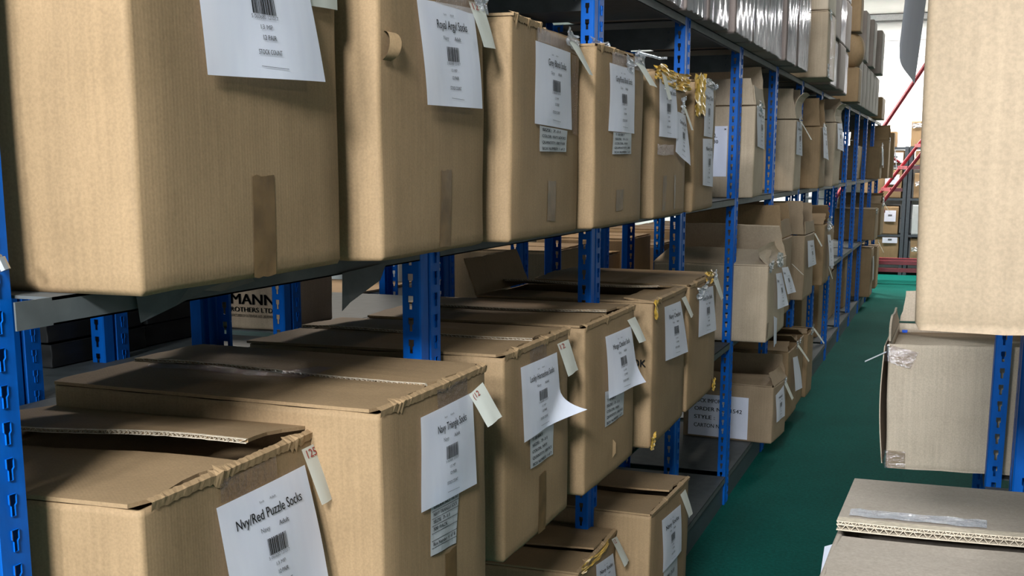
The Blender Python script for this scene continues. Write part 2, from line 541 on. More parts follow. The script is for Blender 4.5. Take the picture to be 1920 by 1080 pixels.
# ------------------------------------------------------------------ cardboard boxes
RNG = random.Random(7)
class Box:
    def __init__(s, P, label, color=KRAFT, sg=1, bulge=0.006, group=None, name='cardboard_box', mat=None, deep=0.03, rad=0.009, closed=True):
        s.X, s.Y, s.z, s.w, s.d, s.h, yaw, dr, le = P
        s.sg, s.color, s.mat = sg, color, mat or CARD
        s.root = thing(name, label, 'box', (s.X, s.Y, s.z), (le, dr, yaw), group)
        s.seed = RNG.random() * 10
        s.bulge = bulge
        s.body(rad, deep)

    def surf(s, px, py, nx, ny, t):
        """little bulges and dents of the board"""
        w, d = s.w, s.d
        a = max(0.0, min(1.0, py / w)); b = max(0.0, min(1.0, abs(px) / d))
        k = math.sin(math.pi * a) * abs(nx) + math.sin(math.pi * b) * abs(ny)
        e = s.bulge * k * math.sin(math.pi * min(1, t * 0.85 + 0.1))
        e += 0.0018 * (math.sin(9 * a + 7 * t + s.seed * 5) * abs(nx) + math.sin(8 * b + 6 * t + s.seed * 3) * abs(ny)) * math.sin(math.pi * t)
        return e

    def body(s, r, deep):
        w, d, h, sg = s.w, s.d, s.h, s.sg
        prof = []
        nseg, ncorner = 8, 3
        corners = [((0 - r), r, -math.pi / 2, 0), ((0 - r), w - r, 0, math.pi / 2), (-d + r, w - r, math.pi / 2, math.pi), (-d + r, r, math.pi, 1.5 * math.pi)]
        for ci, (cx, cy, a0, a1) in enumerate(corners):
            for k in range(ncorner + 1):
                a = a0 + (a1 - a0) * k / ncorner
                prof.append((cx + r * math.cos(a), cy + r * math.sin(a), math.cos(a), math.sin(a)))
            nx_, ny_ = corners[(ci + 1) % 4][0], corners[(ci + 1) % 4][1]
            ex = nx_ + r * math.cos(corners[(ci + 1) % 4][2]); ey = ny_ + r * math.sin(corners[(ci + 1) % 4][2])
            sx, sy = prof[-1][0], prof[-1][1]
            for k in range(1, nseg):
                f = k / nseg
                prof.append((sx + (ex - sx) * f, sy + (ey - sy) * f, math.cos(a1), math.sin(a1)))
        n = len(prof)
        lv = [0.0, 0.015, 0.05, 0.12, 0.25, 0.4, 0.55, 0.7, 0.82, 0.92, 0.975, 1.0]
        vs, fs = [], []
        for t in lv:
            pinch = 0.004 if t in (0.0,) else 0.0
            for x, y, nx, ny in prof:
                e = s.surf(x, y, nx, ny, t) - pinch
                wob = 0.0012 * math.sin(40 * (x + y) + s.seed * 9) if t in (0.0, 1.0) else 0
                vs.append(((x + nx * e) * sg, y + ny * e, t * h + wob))
        for j in range(len(lv) - 1):
            for i in range(n):
                q = (j * n + i, j * n + (i + 1) % n, (j + 1) * n + (i + 1) % n, (j + 1) * n + i)
                fs.append(q if sg == 1 else q[::-1])
        top = (len(lv) - 1) * n
        th = 0.006
        for zz in (h - 0.0005, h - deep):
            for x, y, nx, ny in prof:
                vs.append(((x - nx * th) * sg, y - ny * th, zz))
        a, b = len(lv) * n, (len(lv) + 1) * n
        for i in range(n):
            j = (i + 1) % n
            for p, q in ((top, a), (a, b)):
                k = (p + i, p + j, q + j, q + i)
                fs.append(k if sg == 1 else k[::-1])
        fs.append(tuple(range(b, b + n)))
        fs.append(tuple(range(n - 1, -1, -1)))
        me = MB().add(vs, fs)
        o = part('box_body', me, s.mat, s.root, True, s.color)
        return o

    def flap(s, side, ang, length=None, inset=0.004, wave=0.003, torn=0.006, x0=0.007, x1=None, th=0.006, curl=0.0, name='top_flap', cutL=0.0, rise=0.0):
        """board flap hinged on a top edge; ang 0 = lying closed, 90 = upright"""
        sg, w, d, h = s.sg, s.w, s.d, s.h
        a = math.radians(ang)
        ls = length if length else (w / 2 if side in ('near', 'far') else 0.24)
        span = d if side in ('near', 'far') else w
        x1 = span if x1 is None else x1
        sd = s.seed
        def fn(u, v):
            along = x0 + (x1 - x0) * u
            ins = inset * v
            along = along + (ins if u < 0.5 else -ins) * abs(2 * u - 1)
            rag = torn * (h1(u * 37.7 + sd, v * 11.3) - 0.5) * 2
            if u == 0: along += rag + cutL * v
            elif u == 1: along -= rag * 0.5
            L = ls * v + (torn * 0.5 * (h1(u * 51.1, sd) - 0.5) if v == 1 else 0)
            aa = a + curl * v * v
            out = L * math.cos(aa); up = L * math.sin(aa) + wave * math.sin(5 * u + sd * 7) * v + wave * 0.7 * math.sin(9 * v + sd + 3 * u) * math.sin(math.pi * u) * v + rise * u * v
            z = h + 0.0015 + th + up
            if side == 'near': return (-along * sg, out, z)
            if side == 'far': return (-along * sg, w - out, z)
            if side == 'front': return (-out * sg, along, z)
            return ((-d + out) * sg, along, z)
        nrm = Vector((0, 0, th)) if math.cos(a) > 0.4 else (Vector((0, -th if side == 'near' else th, 0)) if side in ('near', 'far') else Vector((th * sg * (1 if side == 'front' else -1), 0, 0)))
        mb = MB().slab(fn, 18, 6, nrm)
        o = part(name, mb, s.mat, s.root, False, s.color)
        s.last = fn
        return o

    def close_top(s, gap=0.0, an=0.0, af=0.5, **k):
        s.flap('near', an, s.w / 2 - gap, **k)
        return s.flap('far', af, s.w / 2 - 0.002, **k)

    def flute(s, fn, th=0.006, n=60, double=False, deep=None):
        """open corrugated edge along the free edge of a raised flap: liners with a zigzag web between them"""
        mb = MB()
        deep = deep or th
        m = n * 2
        sgn = -1 if fn(0.5, 1.0)[1] < fn(0.5, 0.0)[1] else 1
        D = Vector((0, sgn * deep, 0)); d = Vector((0, 0, -1)); t = max(.0007, th * .09)
        lay = ((0.0, th),) if not double else ((0.0, th * 0.38), (th * 0.38, th))
        for li, (a, b) in enumerate(lay):
            mm = m if not double or li else int(m * 1.35)
            for i in range(mm):
                p0, p1 = Vector(fn(i / mm, 1.0)), Vector(fn((i + 1) / mm, 1.0))
                lo, hi = (a, b) if i % 2 == 0 else (b, a)
                q0 = p0 + d * lo; q1 = p1 + d * hi
                mb.quad(q0 + D, q1 + D, q1 + D + d * t, q0 + D + d * t)
                mb.quad(q0, q1, q1 + D, q0 + D)
        for i in range(40):
            p0, p1 = Vector(fn(i / 40, 1.0)), Vector(fn((i + 1) / 40, 1.0))
            for a in sorted({v for l in lay for v in l}):
                q0 = p0 + d * a; q1 = p1 + d * a
                mb.quad(q0 + D, q1 + D, q1 + D + d * t * 1.2, q0 + D + d * t * 1.2)
                mb.quad(q0, q1, q1 + D, q0 + D)
        return part('corrugated_edge', mb, FLUTE, s.root)

    def torn_rim(s, y0=0.0, y1=None, amp=0.008):
        """ragged torn board along the front top edge"""
        y1 = s.w if y1 is None else y1
        sg = s.sg; n = 72
        vs, fs = [], []
        for i in range(n + 1):
            y = y0 + (y1 - y0) * i / n
            patch = 1.5 * max(0.2, math.sin(i * 0.31 + s.seed * 7) * math.sin(i * 0.113 + s.seed))
            r1, r2, r3 = h1(i * 1.7 + s.seed), h1(i * 3.1 + s.seed, 2), h1(i * 0.7, s.seed)
            e = s.surf(0, y, 1, 0, .97)
            z = s.h
            vs += [((e + 0.002) * sg, y, z - 0.004 - amp * r1 * patch), ((e + 0.003 + 0.004 * r2 * patch) * sg, y, z + 0.006 + amp * 0.5 * (r2 - .3) * patch), ((-0.004 - 0.010 * r3 * patch) * sg, y, z + 0.010 + 0.35 * amp * r3 * patch)]
        for i in range(n):
            for k in (0, 1):
                fs.append((i * 3 + k, (i + 1) * 3 + k, (i + 1) * 3 + k + 1, i * 3 + k + 1))
        return part('torn_edge', MB().add(vs, fs), s.mat, s.root, False, tuple(c * 1.15 for c in s.color[:3]) + (1,))

    # ---- things stuck on the front (aisle) face; coordinates are (outward, along y, height)
    def P3(s, p):
        return Vector((p[0] * s.sg, p[1], p[2]))

    def sheet_fn(s, c, bow=0.0, curl=None):
        tl, tr, bl, br = [s.P3(p) for p in c]
        out = Vector((s.sg, 0, 0))
        cv = s.P3(curl) if curl else None
        bl0 = bl
        def fn(u, v, off=0.0):
            p = (tl * (1 - u) + tr * u) * (1 - v) + (bl * (1 - u) + br * u) * v
            off += s.surf(0, p.y, 1, 0, max(0.02, min(0.98, p.z / s.h)))
            p = p + out * (bow * math.sin(math.pi * v) * (0.6 + 0.4 * math.sin(math.pi * u)) + off + 0.0012 * math.sin(7 * u + 3 * v + s.seed * 4) * v)
            if cv:
                k = max(0.0, u + v - 1.55) / 0.45
                p = p + cv * (k * k)
            return p
        return fn

    def sheet(s, c, title=None, sub=None, bow=0.002, curl=None, mat=None, detail=True, name='label_sheet', tx=(0.16, 0.84), wing=False):
        fn = s.sheet_fn(c, bow, curl)
        o = part(name, MB().grid(lambda u, v: fn(u, v), 16, 16), mat or PAPER, s.root, True)
        if not detail:
            return o
        f = lambda u, v: fn(u, v, 0.0018)
        mb = MB()
        if title:
            put_text(mb, title, f, tx[0], tx[1], 0.165, 0.275, 0.012)
            part('heading', mb, INK, o)
        mb = MB()
        put_text(mb, 'Sock', f, 0.40, 0.45, 0.10, 0.125)
        put_text(mb, 'Adult', f, 0.51, 0.58, 0.10, 0.125)
        if sub:
            put_text(mb, sub, f, 0.36, 0.45, 0.315, 0.365)
        put_text(mb, 'Adult', f, 0.55, 0.66, 0.315, 0.365, 0.02)
        put_text(mb, '13 MP', f, 0.45, 0.55, 0.63, 0.67)
        put_text(mb, '12 PAIR', f, 0.46, 0.57, 0.70, 0.745, 0.02)
        put_text(mb, 'STOCK COUNT', f, 0.41, 0.60, 0.80, 0.845, 0.02)
        mb.quad(f(0.42, 0.915), f(0.64, 0.925), f(0.64, 0.929), f(0.42, 0.919))
        put_text(mb, '5 060680 121017', f, 0.385, 0.61, 0.565, 0.60)
        part('small_print', mb, INKG, o)['kind'] = 'stuff'
        mb = MB()
        rr = random.Random(int(s.seed * 1000)); u = 0.40
        while u < 0.60:
            wd = rr.choice((0.004, 0.006, 0.009, 0.012))
            mb.quad(f(u, 0.42), f(u + wd, 0.42), f(u + wd, 0.56), f(u, 0.56))
            u += wd + rr.choice((0.004, 0.005, 0.008))
        part('barcode', mb, INK, o)['kind'] = 'stuff'
        return o

    def sticker(s, c, lines, grid=False):
        fn = s.sheet_fn(c)
        o = part('carton_sticker', MB().grid(lambda u, v: fn(u, v), 8, 8), STICK, s.root)
        mb = MB(); f = lambda u, v: fn(u, v, 0.0016)
        n = len(lines)
        for i, t in enumerate(lines):
            if t:
                v = (i + 0.25) / n
                put_text(mb, t, f, 0.08, min(0.92, 0.12 + 0.058 * len(t)), v, v + 0.62 / n, 0.02)
            if grid:
                v = (i + 1) / n
                mb.quad(f(0.02, v), f(0.98, v), f(0.98, v + 0.008), f(0.02, v + 0.008))
        part('lettering', mb, INK, o)['kind'] = 'stuff'
        return o

    def tag(s, c, text=None, shine=True):
        fn = s.sheet_fn(c, 0.001)
        o = part('price_tag', MB().grid(lambda u, v: fn(u, v), 4, 8), CREAM, s.root, True)
        if text:
            mb = MB(); put_text(mb, text, lambda u, v: fn(u, v, 0.002), 0.10, 0.50, 0.03, 0.22, 0.01)
            part('handwriting', mb, REDINK, o)
        if shine:
            y = (c[0][1] + c[1][1]) / 2
            s.crumple(y, c[0][2] + 0.006, 0.045, 0.05)
        return o

    def crumple(s, y, z, w, hgt, n=7, mat=None, amp=0.010, x=0.003, name='crumpled_tape'):
        sd = RNG.random() * 50
        def fn(u, v):
            e = amp * h1(round(u * n) + sd, round(v * n) * 1.3)
            return ((x + e) * s.sg, y + (u - 0.5) * w * (1 + 0.10 * (h1(round(v * n), sd) - 0.5)), z + (0.5 - v) * hgt * (1 + 0.14 * (h1(round(u * n) + 3, sd) - 0.5)) + .006 * math.sin(4 * u + sd))
        return part(name, MB().grid(fn, n, n), mat or CRUMP, s.root)

    def tape(s, y0, y1, z0, z1, mat=None, name='packing_tape', x=0.0):
        """strip of tape following the front face"""
        def fn(u, v):
            yy, zz = y0 + (y1 - y0) * u, z0 + (z1 - z0) * v
            rag = 0.004 * (h1(u * 9 + s.seed, v) - 0.5) if v in (0, 1) else 0
            e = s.surf(0, yy, 1, 0, max(0, min(1, zz / s.h)))
            return ((e + 0.0012 + x) * s.sg, yy, zz + rag)
        return part(name, MB().grid(fn, 5, 10), mat or TAPE, s.root, True)

    def top_tape(s, x0, x1, y0, y1, mat=None, z=0.012):
        def fn(u, v):
            return (-(x0 + (x1 - x0) * u) * s.sg, y0 + (y1 - y0) * v, s.h + z + 0.002 * math.sin(11 * u + s.seed))
        return part('top_tape', MB().grid(fn, 10, 2), mat or CLEAR, s.root, True)

ALLB = {}
def B(key, P, label, **k):
    P = list(P); ALLB[key] = Box(P, label, **k); return ALLB[key]

# ---- middle shelf, left rack ------------------------------------------------
b = B('M1', (0.104, 0.104, 1.606, 0.523, 0.56, 0.52, .008, .004, .004), 'nearest big cardboard box on the middle shelf, one dark brown tape strip on its front')
b.close_top(0.01)
b.sheet([(.004, .126, .478), (.004, .402, .482), (.012, .139, .278), (.028, .425, .286)], 'Navy Stripe Socks', 'Navy')
b.tag([(.004, .412, .50), (.004, .508, .50), (.012, .412, .398), (.012, .508, .402)], shine=False)
b.tape(.252, .312, 0.0, .146)
b = B('M2', (0.14, 0.698, 1.606, 0.479, 0.5, 0.497, .013, 0, .004), 'cardboard box on the middle shelf with the sheet reading Royal Argyl Socks')
b.close_top(0.01); b.torn_rim(0.3, None, 0.006)
b.sheet([(.004, .142, .449), (.004, .411, .463), (.017, .142, .267), (.021, .411, .271)], 'Royal Argyl Socks', 'Navy', tx=(.27, .80))
b.tag([(.004, .386, .474), (.004, .466, .479), (.033, .386, .387), (.031, .466, .390)], '12', shine=False)
b.crumple(.445, .487, .075, .045)
b.tape(.238, .289, .008, .152)
b.tape(.22, .45, .452, .497, CLEAR, 'clear_tape', 0.004)
mb = MB()                                              # curl of peeled board beside the near edge
def peel(u, v):
    a = -0.3 + 5.0 * v
    r = 0.024
    return ((0.003 + 0.02 * math.sin(min(a, 3.0)) * (0.6 + 0.4 * u)) * 1, 0.010 + 0.030 * u + 0.008 * math.cos(a), .358 + r * math.cos(a))
mb.grid(peel, 3, 16)
part('peeled_strip', mb, CARD, b.root, True, tuple(c * 1.15 for c in KRAFT[:3]) + (1,))
b = B('M3', (0.163, 1.252, 1.606, 0.533, 0.5, 0.466, .035, .004, -.004), 'cardboard box on the middle shelf with the sheet reading Grey Block Socks')
b.flap('near', 7, .25, torn=0.012, curl=-0.3); b.flap('far', 0.5); b.torn_rim(0, 0.2, 0.012)
b.sheet([(.004, .148, .432), (.004, .432, .432), (.004, .144, .254), (.006, .432, .249)], 'Grey Block Socks', 'Grey', tx=(.30, .82))
b.sticker([(.004, .18, .251), (.004, .397, .246), (.004, .178, .194), (.004, .39, .196)], ['SIZE: 7-11', 'COLOR: NVY SOCKS', 'QUANTITY: 300 PAIR', 'BOX NUMBER: 1 of 2'])
b.tag([(.004, .411, .46), (.004, .493, .463), (.057, .412, .378), (.046, .492, .382)], shine=False)
b.crumple(.44, .463, .10, .04)
b.tape(.255, .325, .035, .128, TAPE)
b.tape(.164, .52, .434, .463, CLEAR, 'clear_tape', 0.003); b.tape(.164, .27, .43, .462, TAPE)
b.tape(.45, .515, .24, .43, CLEAR, 'clear_tape', 0.002)
b = B('M4', (0.178, 1.815, 1.606, 0.483, 0.5, 0.456, -.002, .006, .004), 'cardboard box on the middle shelf between the Grey Block box and the yellow taped box')
b.close_top(0.012, 1.0, 1.5, torn=0.012); b.torn_rim(0, 0.25, 0.011); b.crumple(.09, .466, .16, .03, 8, None, .012, -0.02)
b.sheet([(.004, .104, .424), (.004, .356, .424), (.005, .104, .251), (.006, .357, .249)], 'Grey/Floral Block Socks', 'Grey', tx=(.2, .86))
b.sticker([(.004, .145, .249), (.004, .324, .249), (.004, .145, .191), (.004, .324, .193)], ['T-SHIRT', 'SIZE: 7-11', 'COLOR: MIX', 'QUANTITY: 300', 'BOX NUMBER: 1 of 2'])
b.tag([(.004, .365, .445), (.004, .448, .447), (.047, .366, .382), (.048, .448, .38)], shine=False)
b.crumple(.41, .452, .11, .045); b.crumple(.30, .435, .07, .04)
b.tape(.20, .272, .04, .097)
b.tape(.13, .45, .424, .456, CLEAR, 'clear_tape', 0.003)
st = MB().tube([(.02, .34, .468), (.05, .47, .462), (.055, .52, .467)], 0.004, 6); part('loose_tape_end', st, CRUMP, b.root)
b = B('M5', (0.179, 2.458, 1.606, 0.425, 0.5, 0.442, -.006, -.008, .008), 'cardboard box on the middle shelf with crinkled yellow tape along its top and two sheets')
b.close_top(0.012, 1.5, 1.0, torn=0.012); b.torn_rim(0, None, 0.008)
b.sheet([(.004, .038, .429), (.004, .236, .423), (.004, .026, .25), (.013, .235, .246)], 'Block Socks', 'Grey', tx=(.5, .95))
b.sheet([(.006, .256, .332), (.006, .396, .324), (.008, .226, .205), (.022, .397, .159)], 'Stripe Sock', 'Navy', tx=(.2, .9))
b.tag([(.008, .044, .443), (.008, .106, .433), (.029, .044, .359), (.024, .106, .363)], shine=False)
b.tag([(.010, .324, .351), (.010, .387, .345), (.036, .323, .274), (.032, .387, .275)])
b.tape(.016, .22, .194, .226, CLEAR, 'clear_tape', 0.004)
b.crumple(.05, .444, .14, .04, 8, YTAPE, .010, .0, 'yellow_tape'); b.crumple(.25, .432, .40, .055, 12, YTAPE, .011, .003, 'yellow_tape'); b.crumple(.17, .418, .16, .04)
b.tape(.10, .14, .02, .13, TAPE, 'scuff_strip'); b.tape(.25, .275, .02, .13, TAPE, 'scuff_strip')
b = B('M6', (0.175, 3.04, 1.606, 0.429, 0.5, 0.45, .025, .003, .008), 'cardboard box touching the yellow taped box, two sheets one above the other on it')
b.close_top(0.012, 1.5, 1.0, torn=0.012)
b.sheet([(.004, .125, .443), (.004, .339, .44), (.006, .123, .266), (.004, .339, .263)], 'Navy Dot', 'Navy', tx=(.2, .9))
b.sheet([(.004, .125, .257), (.004, .351, .259), (.010, .124, .092), (.008, .35, .08)], 'Navy Socks', 'Navy', tx=(.2, .9))
b.crumple(.035, .405, .20, .14, 9, YTAPE, .012, .006, 'yellow_tape'); b.crumple(.24, .452, .2, .03); b.crumple(.38, .452, .1, .02)
PALEK = (0.43, 0.335, 0.235, 1)
def open_box(key, P, label, na, fa, nl=.2, fl=.2, fr=None, **k):
    b = B(key, P, label, deep=0.30, **k)
    b.flap('near', na, nl, inset=0.02, torn=0.004)
    b.flap('far', fa, fl, inset=0.02, torn=0.004)
    if fr:
        b.flap('front', fr[0], fr[1], inset=0.03, torn=0.004, curl=fr[2] if len(fr) > 2 else 0)
    return b
b = open_box('M7', (0.066, 5.035, 1.606, 0.5, 0.6, 0.46, .056, 0, .006), 'open topped pale cardboard box on the middle shelf, LTD notice on its near side', 97, 85, .13, .22, (80, .10), color=PALEK)
b.sheet([(.004, .014, .465), (.004, .43, .46), (.011, .014, .26), (.006, .43, .246)], 'Navy Socks', 'Navy')
b.crumple(.2, .46, .2, .05)
mb = MB().box(-.37, -.137, -.0082, -.0072, .107, .362); note = part('side_notice', mb, PAPER, b.root)
mb = MB()
fs_ = lambda u, v: Vector((-.37 + .233 * u, -.0092, .362 - .255 * v))
put_text(mb, 'LTD', fs_, .56, .74, .13, .26, .01); mb.quad(fs_(.5, .215), fs_(.78, .215), fs_(.78, .222), fs_(.5, .222))
put_text(mb, 'No.', fs_, .48, .60, .27, .36); put_text(mb, '30', fs_, .70, .80, .27, .36, .02)
mb.quad(fs_(.42, .42), fs_(.45, .42), fs_(.56, .80), fs_(.53, .80)); put_text(mb, 'x', fs_, .92, .98, .03, .09, .04)
part('lettering', mb, INK, note)['kind'] = 'stuff'
b = open_box('M8', (0.045, 6.785, 1.606, 0.412, 0.56, 0.455, .019, .006, .012), 'open topped pale cardboard box with tall near flap, right after the LTD notice box', 96, 88, .19, .2, (75, .17, 0.5), color=PALEK)
b.sheet([(.004, .012, .446), (.004, .278, .44), (.008, .01, .236), (.015, .278, .224)], 'Grey Socks', 'Grey')
b.tag([(.01, .12, .45), (.01, .2, .45), (.08, .14, .33), (.08, .22, .33)]); b.tape(.02, .2, .40, .45, CLEAR)
b = open_box('M8b', (0.10, 7.75, 1.606, 0.40, 0.5, 0.44, .0, .0, .01), 'brown cardboard box on the middle shelf squeezed between two pale open boxes', 80, 84, .2, .2)
b.sheet([(.004, .08, .44), (.004, .33, .44), (.02, .08, .22), (.03, .33, .20)], 'Navy Socks', 'Navy'); b.crumple(.2, .44, .2, .05)
b = open_box('M9', (0.105, 8.716, 1.606, 0.495, 0.55, 0.50, -.011, .01, .01), 'open topped pale cardboard box on the middle shelf, farthest before the empty bays', 100, 86, .10, .2, (72, .15, 0.6), color=PALEK)
b.sheet([(.004, .078, .498), (.004, .444, .506), (.014, .076, .297), (.028, .445, .276)], 'Grey Socks', 'Grey'); b.tape(.1, .3, .40, .47, CLEAR)
b = B('M10', (-0.12, 13.9, 1.606, 1.0, 0.45, 0.40, 0, 0, 0), 'dark brown cardboard box set far back on the middle shelf behind bare uprights'); b.close_top()
b = B('M11', (0.10, 12.2 + 2.6, 1.606, 0.40, 0.5, 0.40, 0, 0, 0), 'small cardboard box covered in sheets on the middle shelf near the far end'); b.close_top()
b.sheet([(.01, .03, .39), (.01, .19, .39), (.02, .03, .17), (.02, .19, .17)], None, detail=False); b.sheet([(.01, .22, .38), (.01, .38, .38), (.02, .22, .14), (.02, .38, .14)], None, detail=False); b.crumple(.12, .42, .15, .08); b.crumple(.28, .40, .15, .08)
b = B('M12', (0.16, 15.45, 1.606, 0.42, 0.5, 0.50, 0, 0, 0), 'tall cardboard box near the far end of the middle shelf with a curled tape loop'); b.flap('near', 60, .2); b.flap('far', 80, .2); b.crumple(.1, .5, .12, .06)
b = B('M13', (0.20, 15.95, 1.606, 0.22, 0.5, 0.60, 0, 0, 0), 'last brown cardboard box at the far end of the middle shelf'); b.close_top(); b.sheet([(.01, .03, .38), (.01, .19, .38), (.04, .03, .14), (.04, .19, .14)], None, detail=False)

# ---- low shelf, left rack ----------------------------------------------------
LZ = 0.871
b = B('L1', (0.067, 0.119, LZ, 0.57, 0.56, 0.446, .058, 0, -.012), 'nearest cardboard box on the lower shelf, sheet reading Nvy/Red Puzzle Socks and tag 125')
b.flap('near', -0.6, .27, torn=0.012, x0=0.012); b.flap('far', 5.5, .285, torn=0.012, x0=0.010, wave=0.004); b.flute(b.last, .006, 66); b.torn_rim(0.02, None, 0.010)
b.sheet([(.004, .175, .403), (.004, .455, .403), (.029, .176, .221), (.042, .454, .205)], 'Nvy/Red Puzzle Socks', 'Navy', tx=(.14, .86))
b.tag([(.004, .446, .431), (.004, .531, .432), (.037, .446, .338), (.035, .531, .336)], '125', shine=False)
b.tape(.19, .36, .405, .44, CLEAR, 'clear_tape', 0.002)
b = B('L2', (0.169, 0.619, LZ, 0.463, 0.689, 0.487, -.012, .004, .012), 'cardboard box on the lower shelf with the sheet reading Navy Triangle Socks')
b.flap('near', 0.3, .228, torn=0.011, x0=0.012); b.flap('far', 1.6, .231, torn=0.012, x0=0.012, wave=0.005); b.flute(b.last, .005, 60); b.torn_rim(0, None, 0.010)
b.top_tape(.25, .62, .17, .29)
b.sheet([(.004, .146, .451), (.004, .383, .452), (.006, .136, .277), (.009, .382, .266)], 'Navy Triangle Socks', 'Navy', tx=(.27, .82))
b.sticker([(.003, .184, .306), (.003, .31, .303), (.003, .175, .181), (.003, .294, .169)], ['', '', 'ORDER NO: 16.12', 'NAVY TRIANGLE SOCK', 'SIZE 7-11', '300 PACK', '', 'Box Number  4  of  8', ''], True)
b.tag([(.006, .361, .451), (.006, .432, .463), (.045, .361, .389), (.049, .431, .396)], '(12', shine=False)
b.tape(.22, .36, .45, .485, CLEAR, 'clear_tape', 0.002); b.tape(.245, .30, .0, .16, TAPE)
b = B('L3', (0.133, 1.297, LZ, 0.475, 0.66, 0.475, .003, -.004, 0), 'cardboard box with the sheet reading Lucky Horseshoe Socks, its lower corner curling up')
b.flap('near', 0.3, .232, torn=0.011, x0=0.012); b.flap('far', 2.0, .237, torn=0.012, x0=0.012, wave=0.004); b.flute(b.last, .005, 60); b.torn_rim(0, None, 0.010)
b.sheet([(.004, .096, .439), (.004, .361, .436), (.010, .096, .262), (.012, .361, .27)], 'Lucky Horseshoe Socks', 'Navy', tx=(.2, .84), curl=(.060, .03, .018))
b.sticker([(.003, .152, .277), (.003, .327, .274), (.004, .152, .185), (.004, .326, .181)], ['', 'T-SHIRT', 'SIZE: 7-11', 'COLOR: NVY', 'QUANTITY: 300 PCS', 'BOX NUMBER: 1 of 7'])
b.tag([(.006, .357, .457), (.006, .453, .456), (.035, .356, .376), (.034, .452, .378)], '12', shine=False)
b.tape(.16, .28, .43, .47, CLEAR, 'clear_tape', .002); b.tape(.225, .28, .0, .15, TAPE)
b = B('L4', (0.141, 1.889, LZ, 0.487, 0.665, 0.466, -.019, -.004, .010), 'cardboard box with the sheet reading Mirage Checker Sock and a small slit below it')
b.flap('near', 0.3, .238, torn=0.011, x0=0.012); b.flap('far', 2.2, .243, torn=0.012, x0=0.012, wave=0.004); b.flute(b.last, .005, 60); b.torn_rim(0, None, 0.010)
b.sheet([(.004, .164, .421), (.004, .43, .415), (.016, .165, .243), (.031, .43, .244)], 'Mirage Checker Sock', 'Grey', tx=(.2, .84), curl=(.02, .01, 0))
b.sticker([(.003, .167, .262), (.003, .35, .243), (.003, .168, .158), (.003, .351, .158)], ['', 'T-SHIRT', 'SIZE: 7-11', 'COLOR: MIX', 'QUANTITY: 300 PCS', 'BOX NUMBER: 1 of 2'])
b.tag([(.006, .383, .439), (.006, .47, .439), (.044, .384, .372), (.043, .47, .367)], shine=False)
mb = MB().add([(.003, .255, .105), (.010, .268, .09), (.010, .268, .06), (.003, .255, .045), (.002, .285, .1), (.002, .285, .05)], [(0, 1, 2, 3)]); part('slit_tear', mb, CARD, b.root, False, KRAFT)
b = B('L5', (0.176, 2.496, LZ, 0.555, 0.60, 0.468, .030, -.004, -.012), 'cardboard box on the lower shelf with gaping top flap and a yellow taped near corner')
b.flap('near', -1.0, .26, torn=0.012); b.flap('far', 6.0, .27, torn=0.012, wave=0.005, x0=0.03); b.flute(b.last, .005, 60); b.flap('front', 6, .10, torn=0.008); b.torn_rim(0, None, 0.010)
b.flap('back', 112, .13, torn=0.01, name='raised_flap')
b.sheet([(.004, .155, .442), (.004, .433, .436), (.009, .154, .263), (.032, .433, .257)], 'Navy Checker', 'Navy', tx=(.2, .84))
b.tag([(.006, .442, .444), (.006, .525, .445), (.041, .442, .376), (.037, .52, .379)], shine=False)
b.crumple(.02, .45, .06, .06, 6, YTAPE, .01, .002, 'yellow_tape'); b.crumple(.02, .02, .08, .04, 6, YTAPE, .008, .002, 'yellow_tape')
mb = MB(); put_text(mb, 'OK', lambda u, v: Vector((-.062 + .045 * u, -.010, .29 - .03 * v)), 0, 1, 0, 1, .02); part('handwritten_mark', mb, INK, b.root)
b = B('L6', (0.166, 3.085, LZ, 0.505, 0.60, 0.465, -.004, .003, .010), 'lower shelf cardboard box just before a blue upright, yellow tape on its top corner')
b.flap('near', 1.5, .25, torn=0.010); b.flap('far', 1.0, .25, torn=0.010); b.torn_rim(0, None, 0.010)
b.sheet([(.004, .136, .442), (.004, .404, .428), (.005, .135, .262), (.018, .405, .254)], 'Grey Dot Socks', 'Grey', tx=(.2, .84))
b.tag([(.006, .39, .455), (.006, .485, .454), (.04, .391, .373), (.032, .484, .372)])
b.crumple(.33, .47, .14, .05, 6, YTAPE, .014, -.004, 'yellow_tape'); b.crumple(.48, .02, .06, .05, 6, YTAPE, .008, .002, 'yellow_tape'); b.crumple(.2, .43, .2, .05)
b = open_box('L7', (0.176, 4.94, LZ, 0.60, 0.60, 0.394, -.015, 0, .010), 'open pale cardboard box on the lower shelf, three loose sheets hanging from its front', 12, 60, .28, .2, (30, .10, .4), color=PALEK)
b.sheet([(.01, .369, .355), (.01, .60, .34), (.042, .37, .213), (.059, .61, .199)], 'Navy', 'Navy', tx=(.05, .3)); b.sheet([(.006, .191, .34), (.006, .391, .326), (.021, .192, .152), (.044, .391, .152)], 'Navy', 'Navy', tx=(.05, .3)); b.sheet([(.004, .185, .116), (.004, .30, .09), (.012, .184, -.05), (.012, .263, -.04)], None, detail=False)
b.crumple(.05, .39, .12, .05); b.crumple(.33, .40, .2, .08); b.tag([(.03, .58, .36), (.03, .64, .35), (.09, .6, .30), (.09, .66, .29)], shine=False)
b.tape(.0, .05, .02, .10, CLEAR)
b = open_box('L7b', (0.10, 5.95, LZ, 0.45, 0.6, 0.47, 0, 0, 0), 'cardboard box on the lower shelf with upright flaps, between two open boxes with hanging sheets', 75, 80, .2, .2, (80, .1))
b = open_box('L8', (0.113, 6.984, LZ, 0.485, 0.60, 0.436, -.017, 0, 0), 'tall flapped cardboard box on the lower shelf, its long near flap standing straight up', 92, 80, .22, .2, (85, .08), color=(0.30, 0.215, 0.135, 1))
